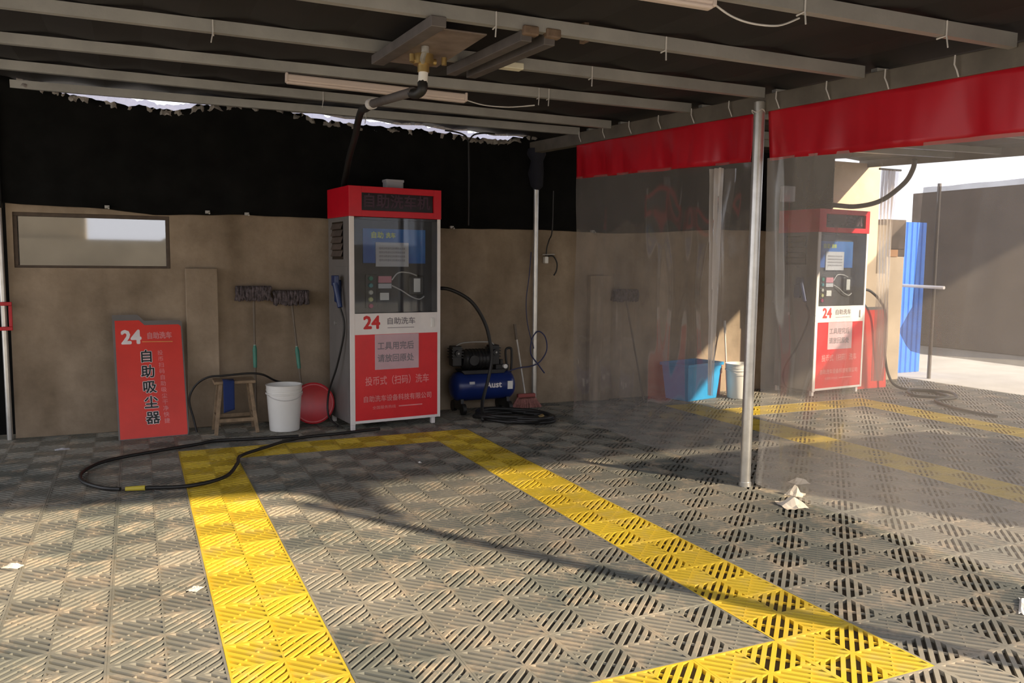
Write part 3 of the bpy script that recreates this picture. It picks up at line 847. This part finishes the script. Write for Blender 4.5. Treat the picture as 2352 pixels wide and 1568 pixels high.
# ------------------------------------------------------------------ red sign boards
def signboard(label, loc, rz, lean, full=True):
    t = thing('sign_board', label, 'sign', loc, rz)
    R_ = Matrix.Rotation(lean, 4, 'X')
    outline = [(0, 0), (.535, 0), (.545, .03), (.545, .985), (.525, 1.0), (.245, 1.0), (.20, 1.05), (.19, 1.055), (0, 1.055)]
    g = G().prism(outline, 0, .018, 'y'); g.v = [tuple(R_ @ Vector(p)) for p in g.v]
    obj('board', g, 'grey', t, label='grey backing board')
    fo = [(.012, .006), (.530, .006), (.534, .03), (.534, .945), (.515, .962), (.245, .962), (.205, 1.005), (.018, 1.005)]
    g = G().prism(fo, -.003, -.0005, 'y'); g.v = [tuple(R_ @ Vector(p)) for p in g.v]
    pr = obj('print', g, 'redsign', t, label='red printed face')
    xd = (1, 0, 0); ud = tuple(R_.to_3x3() @ Vector((0, 0, 1)))
    def P(x, z, d=.004): return tuple(R_ @ Vector((x, -d, z)))
    if full:
        lettering('lettering', '24', .16, 'whiteink', pr, P(.065, .855), xd, ud, bold=.007, width=.145)
        lettering('lettering', '自助洗车', .062, 'pinkink', pr, P(.265, .865), xd, ud, bold=.002, width=.19)
        g = G().prism([(.22, .815), (.46, .808), (.46, .816), (.22, .822)], -.0045, -.0032, 'y'); g.v = [tuple(R_ @ Vector(p)) for p in g.v]
        obj('rule', g, 'orangeink', pr)
        for q, ch in enumerate('自助吸尘器'):
            z = .685 - q * .131
            lettering('lettering', ch, .112, 'whiteink', pr, P(.245 + q * .006, z, .0042), xd, ud, bold=.0065, align='CENTER')
            lettering('lettering', ch, .112, 'ink', pr, P(.245 + q * .006, z, .0052), xd, ud, bold=.0022, align='CENTER')
        for q, ch in enumerate('投币扫码自助吸尘干净快捷'):
            lettering('lettering', ch, .046, 'pinkink', pr, P(.355 + q * .002, .715 - q * .053, .0042), xd, ud, bold=.0004, align='CENTER')
    return t
signboard('red sign board with 24 and large black characters leaning on the wall', (-.425, .585, 0), math.radians(5), math.radians(-16))
signboard('plain red board leaning beside the machine behind the film', (7.63, .50, 0), math.radians(2), math.radians(-5), False)

# ------------------------------------------------------------------ mops, broom, stool, buckets
def mop(label, base, top, head_w, grip_z, seed):
    t = thing('mop', label, 'mop', base)
    b = Vector((0, 0, 0)); e = Vector(top) - Vector(base)
    d = e.normalized()
    obj('shaft', G().cyl(b, e, .010, .010, 10), 'bamboo', t, smooth=40)
    if grip_z:
        q = d * (grip_z / d.z)
        obj('grip', G().cyl(q, q + d * .16, .016, .019, 14).cyl(q + d * .16, q + d * .20, .019, .012, 14), 'green', t, smooth=40, label='green grip')
        obj('grip_tip', G().cyl(q + d * .17, q + d * .22, .012, .009, 12), 'grip_white', t, smooth=40, label='pale grip end')
    obj('clamp', G().bar(e - d * .04, e + d * .02, .06, .03, (0, 1, 0)), 'black', t, bevel=.004)
    rnd = random.Random(seed)
    g = G()
    n_ = 26
    for k in range(n_):
        x = (k / (n_ - 1) - .5) * head_w
        h = .075 + .02 * rnd.random()
        p = [e + Vector((x, rnd.uniform(-.015, .015), .055)), e + Vector((x + rnd.uniform(-.01, .01), -.03 + rnd.uniform(-.01, .01), .045)),
             e + Vector((x + rnd.uniform(-.015, .015), -.042, -.01)), e + Vector((x + rnd.uniform(-.02, .02), -.036, -h * .8))]
        g.tube(smoothpts(p, 3), [.013] * 9 + [.008], 6)
        p = [e + Vector((x, .005, .058)), e + Vector((x, .02, .03)), e + Vector((x + rnd.uniform(-.02, .02), .024, -h * .75))]
        g.tube(smoothpts(p, 3), .012, 6)
    obj('mop_head', g, 'mop', t, smooth=70, kind='stuff')
    return t
mop('upturned mop leaning on the wall behind the wooden stool', (.70, .88, 0), (.705, .935, 1.19), .29, .52, 1)
mop('upturned mop leaning on the wall behind the white bucket', (1.125, .80, 0), (1.035, .935, 1.15), .30, .50, 2)
mop('upturned flat mop with a pale handle seen through the film curtain', (4.78, .76, 0), (4.60, .90, 1.15), .28, 0, 3)

t = thing('wooden_stool', 'weathered wooden stool with a blue cloth hung over it', 'stool', (.495, .66, 0))
obj('seat', G().box((-.175, -.125, .43), (.165, .125, .455)), 'wood', t, bevel=.005)
for sx_ in (-1, 1):
    for sy_ in (-1, 1):
        obj('leg', G().bar((sx_*.12, sy_*.10, .43), (sx_*.17, sy_*.135, 0), .030, .030, (0, 1, 0)), 'wood', t, bevel=.003)
    obj('rail', G().bar((sx_*.155, -.12, .14), (sx_*.155, .12, .14), .018, .03), 'wood', t)
obj('rail', G().bar((-.155, -.128, .12), (.155, -.128, .12), .018, .03), 'wood', t)
obj('rail', G().bar((-.155, .128, .12), (.155, .128, .12), .018, .03), 'wood', t)
g = cloth(-.045, .045, 8, 12, lambda a: .46, lambda a: .20 + a * .3, .008, 5, 'x', -.142)
g.add([(-.045, -.142, .46), (.045, -.142, .46), (.05, -.01, .462), (-.04, -.01, .462)], [(0, 1, 2, 3)])
o = obj('cloth', g, 'bluecloth', None, smooth=60); o.modifiers.new('solid', 'SOLIDIFY').thickness = .004
o.location = (.435, .66, 0)
tag(o, 'dark blue cloth hanging over the front of the wooden stool', 'cloth')

def bucket(label, loc, r0, r1, h, body='whitep'):
    t = thing('bucket', label, 'bucket', loc)
    obj('body', G().lathe([(r0 * .96, 0), (r0, .006), (r1 * .97, h * .86), (r1 * .97, h * .87), (r1, h * .875), (r1 * 1.0, h * .90), (r1 * .98, h * .905), (r1 * .99, h * .985), (r1 * 1.03, h * .99), (r1 * 1.03, h), (r1 * .95, h), (r0 * .93, .02), (.001, .015)], n=36), body, t, smooth=35)
    obj('rim', G().lathe([(r1 * 1.00, h * .80), (r1 * 1.025, h * .805), (r1 * 1.025, h * .83), (r1 * .99, h * .835), (r1 * .975, h * .82)], n=36), body, t, smooth=35)
    obj('bail', G().tube([(r1 * 1.01 * math.cos(a), r1 * 1.03 * math.sin(a) , h * .84 - .06 * abs(math.sin(a))) for a in np.linspace(math.pi, 2 * math.pi, 16)], .003, 6), 'wire', t)
    return t
bucket('white plastic bucket on the floor between the stool and the machine', (.90, .56, 0), .128, .155, .405)
bucket('white bucket behind the film curtain between the blue bin and the machine', (5.90, .55, 0), .12, .15, .39)
bucket('dark red bucket behind the film beside the blue bin', (5.80, .88, 0), .085, .10, .36, 'redplastic')
t = thing('basin', 'red plastic basin on its side against the machine by the white bucket', 'basin', (1.19, .77, .185))
g = G().lathe([(.001, 0), (.105, 0), (.115, .004), (.165, .085), (.18, .088), (.183, .094), (.165, .094), (.112, .012), (.001, .010)], n=36, axis=(-.15, -.98, .16))
obj('bowl', g, 'redplastic', t, smooth=40)
obj('rim', G().lathe([(.176, .084), (.186, .087), (.188, .094), (.180, .097), (.172, .092)], n=36, axis=(-.15, -.98, .16)), 'redplastic', t, smooth=40)

t = thing('broom', 'old broom with a dull red head beside the compressor', 'broom', (3.37, .80, 0))
obj('handle', G().cyl((0, .02, .12), (-.07, .10, .72), .009), 'stick', t, smooth=40, label='pale handle')
obj('handle_grip', G().cyl((-.07, .10, .70), (-.085, .115, .86), .015), 'bamboo', t, smooth=40)
g = G()
for k in range(22):
    x = (k / 21 - .5)
    g.prism([(x * .18 - .007, -.02), (x * .18 + .007, -.02), (x * .18 + .007, .02), (x * .18 - .007, .02)], .10, .12)
    g.cyl((x * .18, 0, .115), (x * .34, -.02 * random.random(), .002), .010, .012, 6)
obj('bristles', g, 'pinkbroom', t, kind='stuff')
obj('head', G().box((-.10, -.022, .11), (.10, .022, .15)), mat('dull_red_plastic', (.30, .07, .06), .5), t, bevel=.008)
t = thing('pole_tool', 'pale stick leaning on the wall above the white bucket behind the film', 'stick', (5.95, .80, 0))
obj('shaft', G().cyl((0, 0, .0), (.05, .15, .82), .010), 'stick', t, smooth=40)
obj('grip', G().cyl((.042, .125, .70), (.05, .15, .84), .015), 'stick', t, smooth=40)
g = G()
def bin_ring(z, s): return [(-.29 * s, -.19 * s, z), (.29 * s, -.19 * s, z), (.29 * s, .19 * s, z), (-.29 * s, .19 * s, z)]
vs = bin_ring(0, .84) + bin_ring(.40, 1.0) + bin_ring(.40, .95) + bin_ring(.03, .80)
fs = [(3, 2, 1, 0), (12, 13, 14, 15)]
for a in (0, 4, 8):
    for i in range(4): fs.append((a + i, a + (i + 1) % 4, a + 4 + (i + 1) % 4, a + 4 + i))
t = thing('storage_bin', 'bright blue plastic bin standing against the wall behind the film', 'bin', (5.38, .72, 0), math.radians(14))
obj('body', g.add(vs, fs), 'bluebin', t, bevel=.012)
g = G()
for a, b in (((-.305, -.205), (.305, -.185)), ((-.305, .185), (.305, .205)), ((-.305, -.185), (-.285, .185)), ((.285, -.185), (.305, .185))):
    g.box((a[0], a[1], .375), (b[0], b[1], .41))
obj('rim', g, 'bluebin', t, bevel=.004)
for x in (-.31, .31):
    obj('handle', G().bar((x, -.06, .35), (x, .06, .35), .012, .03), 'bluebin', t)

# ------------------------------------------------------------------ air compressor
t = thing('air_compressor', 'dark blue air compressor with a black pump beside the machine', 'compressor', (2.87, .78, 0))
tank = obj('tank', G().lathe([(.001, -.34), (.06, -.335), (.11, -.315), (.138, -.285), (.145, -.25), (.145, .25), (.138, .285), (.11, .315), (.06, .335), (.001, .34)], (0, 0, .265), 28, (1, 0, 0)), 'bluetank', t, smooth=50)
lettering('lettering', 'Aust', .085, 'whiteink', tank, (-.02, -.1475, .285), xdir=(1, .0, .0), bold=.003, width=.17)
obj('label_plate', G().box((.215, -.150, .235), (.27, -.143, .315)), 'whitep', tank, label='white label')
obj('label_plate', G().box((-.19, -.147, .30), (-.135, -.135, .325)), 'paper', tank, label='pale label')
obj('saddle', G().prism([(-.22, .39), (.20, .39), (.24, .43), (-.26, .43)], -.09, .09, 'y'), 'black', t, bevel=.004)
pm = obj('motor', G().cyl((-.20, 0, .53), (.06, 0, .53), .098, n=20).cyl((-.225, 0, .53), (-.20, 0, .53), .075, .098, 20).cyl((.06, 0, .53), (.085, 0, .53), .098, .07, 20), 'black', t, smooth=40)
for k in range(7):
    x = -.17 + k * .035
    obj('fin', G().cyl((x, 0, .53), (x + .008, 0, .53), .106, n=20), 'black', pm)
for x in (-.285, .115):
    cy = obj('cylinder_head', G().box((x - .05, -.055, .47), (x + .05, .055, .67)), 'black', t, bevel=.01)
    for k in range(4): obj('fin', G().box((x - .06, -.065, .55 + k * .028), (x + .06, .065, .56 + k * .028)), 'black', cy)
    obj('filter', G().cyl((x, -.056, .60), (x, -.085, .60), .03, n=16), 'black', cy, smooth=40)
    obj('bolt', G().cyl((x, -.086, .60), (x, -.094, .60), .010), 'galv', cy)
obj('crank_cover', G().cyl((-.13, -.10, .53), (-.13, -.118, .53), .05, n=18), 'black', t, smooth=40)
obj('gauge', G().cyl((.22, -.05, .455), (.22, -.085, .455), .022, n=18), 'whitep', t, smooth=40, label='white dial gauge')
obj('manifold', G().box((.13, -.05, .42), (.27, .03, .47)).cyl((.20, -.01, .41), (.20, -.01, .52), .02), 'black', t, bevel=.004)
obj('carry_handle', G().tube(smoothpts([(.29, .03, .40), (.27, .03, .55), (.275, .03, .615), (.315, .03, .625), (.335, .03, .60), (.335, .03, .45), (.32, .03, .36)], 5), .012), 'black', t, smooth=60)
obj('pipe', G().tube(smoothpts([(-.285, -.02, .67), (-.2, -.03, .70), (.05, -.03, .70), (.115, -.02, .67)], 6), .007), 'galv', t, smooth=60)
for x in (-.25, .24):
    obj('bracket', G().prism([(-.10, .15), (.10, .15), (.12, .04), (-.12, .04)], x - .015, x + .015, 'x'), 'black', t)
    for y in (-.13, .13):
        obj('wheel', G().cyl((x - .018, y, .055), (x + .018, y, .055), .055, n=20), 'blackrub', t, smooth=40)

# ------------------------------------------------------------------ hoses and cables
def hose(name, label, cat, pts, r, m_, n_=8, extra=None, ends=None):
    t = thing(name, label, cat)
    obj('hose_line', G().tube(smoothpts(pts, n_), r), m_, t, smooth=70)
    if ends:
        for p, q, rr, mm, nm in ends: obj(nm, G().cyl(p, q, rr), mm, t, smooth=40)
    return t
# pressure hose from the machine's right side down over the compressor to the coil on the floor
pts = [(2.285, .55, 1.24), (2.42, .48, 1.23), (2.62, .46, 1.12), (2.76, .46, .92), (2.82, .46, .72), (2.84, .47, .55), (2.80, .46, .36), (2.72, .40, .16), (2.66, .25, .03)]
cx, cy = 2.98, .24
for k in range(0, 61):
    a = math.pi + k * 2 * math.pi / 14
    rr = .30 - .045 * math.sin(k * .9) - .02 * math.cos(k * 1.7)
    pts.append((cx + rr * math.cos(a) * 1.02 + .03 * math.sin(k * .45), cy + rr * math.sin(a) + .03 * math.cos(k * .45), .022 + .012 * (k // 14) + .004 * math.sin(k)))
hose('pressure_hose', 'thick black hose from the machine coiled on the floor by the compressor', 'hose', pts, .017, 'blackrub', 6, ends=[((2.27, .56, 1.24), (2.32, .53, 1.24), .026, 'black', 'coupling'), (pts[-1], tuple(Vector(pts[-1]) + Vector((.06, .05, .005))), .02, 'brass', 'nozzle')])
# vacuum hose lying across the yellow line, up over the stool
pts = [(1.66, .20, .018), (1.30, .13, .018), (.92, .06, .018), (.62, -.20, .018), (.42, -.42, .018), (.37, -.66, .018), (.25, -1.02, .018), (.02, -1.17, .018), (-.24, -1.12, .018)]
t = hose('lance_hose', 'long black hose looping over the yellow line to a yellow lance', 'hose', pts, .013, 'blackrub', 8)
obj('lance', G().cyl((-.245, -1.12, .019), (-.36, -1.10, .019), .017, .014), 'yellowtip', t, smooth=40, label='yellow lance tip')
pts = [(-.39, -1.08, .016), (-.50, -1.0, .016), (-.62, -.78, .016), (-.63, -.50, .016), (-.48, -.20, .016), (-.1, .02, .016), (.16, .14, .016), (.30, .22, .016), (.6, .18, .016), (.95, .16, .016)]
hose('drain_hose', 'thin black hose curving on the shaded floor in front of the red sign', 'hose', pts, .013, 'blackrub', 8)
pts = [(.18, .66, .012), (.16, .70, .12), (.13, .74, .28), (.18, .74, .40), (.28, .70, .475), (.42, .66, .49), (.62, .66, .50), (.74, .68, .48), (.86, .76, .41), (1.0, .86, .36)]
hose('black_cable', 'black cable arching from the floor over the wooden stool', 'cable', pts, .009, 'blackrub', 8)
# blue air line on the wall post
pts = [(3.12, .72, .40), (3.3, .80, .42), (3.45, .87, .42), (3.56, .88, .46), (3.64, .88, .58), (3.62, .88, .72), (3.54, .885, .78), (3.47, .885, .70), (3.46, .885, .55), (3.54, .885, .44), (3.62, .885, .34)]
hose('air_line', 'thin dark blue air line looped round the wall post', 'hose', pts, .007, 'blueline', 8)
hose('air_line', 'thin dark line running up the wall left of the wall post', 'hose', [(3.50, .90, .60), (3.44, .93, .85), (3.43, .95, 1.1), (3.46, .95, 1.35), (3.48, .95, 1.6)], .005, 'blueline', 6)
t = thing('wall_tap', 'small white valve with a black hose on the wall right of the post', 'tap', (3.66, .965, 1.53))
obj('body', G().box((-.02, -.02, -.045), (.02, .035, .025)), 'whitep', t, bevel=.006)
obj('lever', G().bar((-.05, -.02, .045), (.09, -.02, .05), .01, .008), 'galv', t)
obj('hose_line', G().tube(smoothpts([(.02, 0, .03), (.08, -.01, .03), (.125, -.01, -.04), (.12, -.01, -.12), (.09, -.01, -.17)]), .008), 'blackrub', t, smooth=60)
obj('feed', G().tube(smoothpts([(.0, 0, .03), (.01, -.0, .12), (.025, -.02, .2), (.03, -.075, .3), (.03, -.09, .7)]), .007), 'blackrub', t, smooth=60)
t = thing('hanging_cable', 'black cable with a forked top hanging down the net right of the machine', 'cable')
obj('cable_line', G().tube([(2.745, .86, 1.85), (2.75, .86, 2.3), (2.745, .86, 2.66)], .010), 'blackrub', t, smooth=60)
for q in ([(2.745, .86, 2.66), (2.70, .86, 2.72), (2.60, .86, 2.745), (2.50, .86, 2.75)], [(2.745, .86, 2.66), (2.80, .86, 2.73), (2.92, .86, 2.755), (3.02, .86, 2.755)]):
    obj('branch', G().tube(smoothpts(q, 4), .008), 'blackrub', t, smooth=60)

hose('pressure_hose', 'black hose hanging beside the machine behind the film onto the floor', 'hose', [(7.60, .52, 1.20), (7.80, .49, 1.19), (8.01, .45, .95), (8.03, .45, .5), (8.09, .42, .17), (8.15, .30, .03), (8.3, -.05, .018), (8.1, -.4, .018), (7.85, -.15, .018), (8.1, .1, .035), (8.35, -.2, .035), (8.1, -.5, .03), (7.77, -.5, .018), (7.5, -1.0, .018), (7.48, -1.43, .018)], .016, 'blackrub', 8)
hose('boom_hose', 'black overhead hose rising from the machine behind the film', 'hose', [(6.95, .72, 2.155), (7.2, .60, 2.20), (7.5, .50, 2.19), (7.75, .36, 2.26), (7.9, .18, 2.45), (7.88, .05, 2.60), (7.84, 0, 2.70)], .028, 'blackrub', 8)
t = thing('plastic_strip', 'gathered clear plastic strip hanging beside the machine behind the film', 'curtain')
vs = []; fs = []
for i in range(25):
    a = i / 24
    for k in range(25):
        z = .12 + 2.5 * k / 24
        vs.append((7.75 + .24 * a * (.7 + .3 * k / 24) + .02 * math.sin(z * 2.2), .36 + .04 * math.sin(a * 26 + z * 1.4) * (.5 + .5 * math.sin(z * 3)), z))
for i in range(24):
    for k in range(24): p = i * 25 + k; fs.append((p, p + 25, p + 26, p + 1))
obj('film_sheet', G().add(vs, fs), 'plastic_clear', t, smooth=80)
obj('rail', G().cyl((7.70, .36, 2.625), (8.05, .36, 2.625), .012), 'galv', t, smooth=40)

# ------------------------------------------------------------------ swivel boom under the roof
t = thing('swivel_boom', 'overhead swivel boom with a black hose arm hanging from roof channels', 'boom', (0, 0, 0))
for x, w in ((1.03, .075), (1.475, .06), (1.60, .06)):
    obj('channel', G().bar((x, -2.10, zr(x, -2.1) - .028), (x + .01, -3.12, zr(x, -3.1) - .028), w, .05), 'channel', t, bevel=.004)
for x in (1.50, 1.62):
    obj('bolt_block', G().box((x - .04, -3.15, 2.565), (x + .04, -3.10, 2.61)), 'rust', t, bevel=.008)
obj('plate', G().box((1.07, -2.95, 2.592), (1.35, -2.2, 2.600)), mat('plate_steel', (.24, .19, .165), .6, metal=.3, var=.25, scale=7), t, bevel=.002)
obj('swivel', G().cyl((1.19, -2.44, 2.592), (1.19, -2.44, 2.54), .055, n=20).cyl((1.19, -2.44, 2.54), (1.19, -2.44, 2.50), .032, n=16).cyl((1.12, -2.44, 2.56), (1.26, -2.44, 2.56), .018).cyl((1.10, -2.52, 2.57), (1.10, -2.52, 2.53), .014).cyl((1.28, -2.52, 2.57), (1.28, -2.52, 2.53), .014), 'brass', t, smooth=40, label='brass swivel joint')
obj('riser', G().cyl((1.14, -2.62, 2.59), (1.14, -2.62, 2.56), .02).tube(smoothpts([(1.14, -2.62, 2.57), (1.15, -2.55, 2.55), (1.18, -2.46, 2.55)]), .014), 'galv', t, smooth=40)
obj('collar', G().cyl((1.19, -2.44, 2.50), (1.185, -2.44, 2.44), .026, n=16), 'whitep', t, smooth=40, label='white collar')
obj('elbow', G().tube(smoothpts([(1.185, -2.44, 2.445), (1.18, -2.45, 2.41), (1.165, -2.42, 2.39), (1.15, -2.36, 2.40)], 5), .028), 'blackrub', t, smooth=60)
obj('arm', G().tube([(1.15, -2.38, 2.405), (1.11, -1.67, 2.455)], .026, 12), 'channel', t, smooth=60, label='grey brown arm tube')
obj('arm_strap', G().cyl((1.112, -1.69, 2.455), (1.108, -1.63, 2.46), .034), 'wire', t, smooth=40)
obj('hose_line', G().tube(smoothpts([(1.11, -1.66, 2.456), (1.12, -1.50, 2.46), (1.20, -1.05, 2.52), (1.30, -.55, 2.53), (1.34, -.3, 2.46), (1.38, .05, 2.36), (1.43, .40, 2.25), (1.47, .66, 2.18), (1.49, .76, 2.135)], 6), .026, 10), 'blackrub', t, smooth=60)

# ------------------------------------------------------------------ tube lamps
def lamp(label, a, b, wire):
    t = thing('tube_lamp', label, 'lamp')
    a = Vector(a); b = Vector(b); d = (b - a).normalized()
    obj('housing', G().bar(a, b, .05, .045), 'tube', t, bevel=.010)
    obj('diffuser', G().bar(a - Vector((0, 0, .028)), b - Vector((0, 0, .028)), .042, .02), 'tube', t, bevel=.008)
    for p in (a, b): obj('end_cap', G().bar(p - d * .006, p + d * .012, .056, .060), 'tube', t, bevel=.006)
    obj('wire', G().tube(smoothpts(wire, 6), .0045, 6), 'wire', t, smooth=60)
lamp('pinkish tube lamp under the roof above the nearer machine', (.66, -1.24, 2.655), (1.85, -1.36, 2.615), [(1.85, -1.36, 2.60), (1.98, -1.38, 2.572), (2.15, -1.42, 2.566), (2.33, -1.47, 2.585)])
lamp('tube lamp cut off by the top edge of the photo', (.66, -3.93, 2.56), (1.86, -4.05, 2.525), [(1.86, -4.05, 2.52), (1.95, -4.06, 2.475), (2.05, -4.07, 2.455), (2.18, -4.08, 2.46), (2.28, -4.09, 2.50)])
o = tag(obj('roof_box', G().box((1.66, -2.36, 2.598), (1.83, -2.29, 2.635)), 'ivory', bevel=.006), 'small ivory cover stuck under a purlin beside the boom channels', 'cover')

# ------------------------------------------------------------------ litter
def scrap(name, label, loc, w, d, seed, m_='tissue', amp=.04, group=None):
    vs = []; fs = []; n_ = 7
    for i in range(n_):
        for k in range(n_):
            a, b = i / (n_ - 1) - .5, k / (n_ - 1) - .5
            z = amp * (.5 + mn.fractal(Vector((a * 3 + seed, b * 3, seed)), 1, 2, 3))
            z *= (1 - 2 * max(abs(a), abs(b))) * 1.2 + .12
            vs.append((a * w * (1 + .2 * mn.noise(Vector((b * 4, seed, 0)))), b * d * (1 + .2 * mn.noise(Vector((a * 4, 0, seed)))), max(.002, z)))
    for i in range(n_ - 1):
        for k in range(n_ - 1): p = i * n_ + k; fs.append((p, p + n_, p + n_ + 1, p + 1))
    o = obj(name, G().add(vs, fs), m_); o.location = loc; o.rotation_euler = (0, 0, seed)
    o.modifiers.new('solid', 'SOLIDIFY').thickness = .002
    return tag(o, label, 'litter', group)
scrap('crumpled_tissue', 'largest crumpled tissue on the floor right of the post', (3.40, -2.98, 0), .17, .15, 1.3, amp=.07)
scrap('crumpled_tissue', 'crumpled tissue touching the large one, on its far side', (3.60, -2.80, 0), .11, .10, 2.1, amp=.06)
scrap('crumpled_tissue', 'pale crumpled tissue farthest back right of the post', (3.84, -2.58, 0), .12, .09, 3.0, amp=.05)
scrap('paper_scrap', 'long white paper strip at the right edge of the photo', (3.24, -4.58, 0), .20, .05, .6, 'whitep', .03)
scrap('paper_scrap', 'small white paper scrap on the shaded floor left of the red sign', (-.82, .40, 0), .10, .05, .2, 'paper', .015)
scrap('paper_scrap', 'pale scrap lying left of the near end of the yellow line', (-.06, -2.96, 0), .06, .05, .9, 'tissue', .02)
scrap('dry_leaf', 'beige dry leaf on the sunlit floor at the left edge', (-.84, -2.33, 0), .08, .05, 2.6, 'tissue', .02)
scrap('paper_scrap', 'tiny white scrap on the dark floor inside the yellow bay', (1.62, -1.05, 0), .035, .02, 1.6, 'whitep', .01)
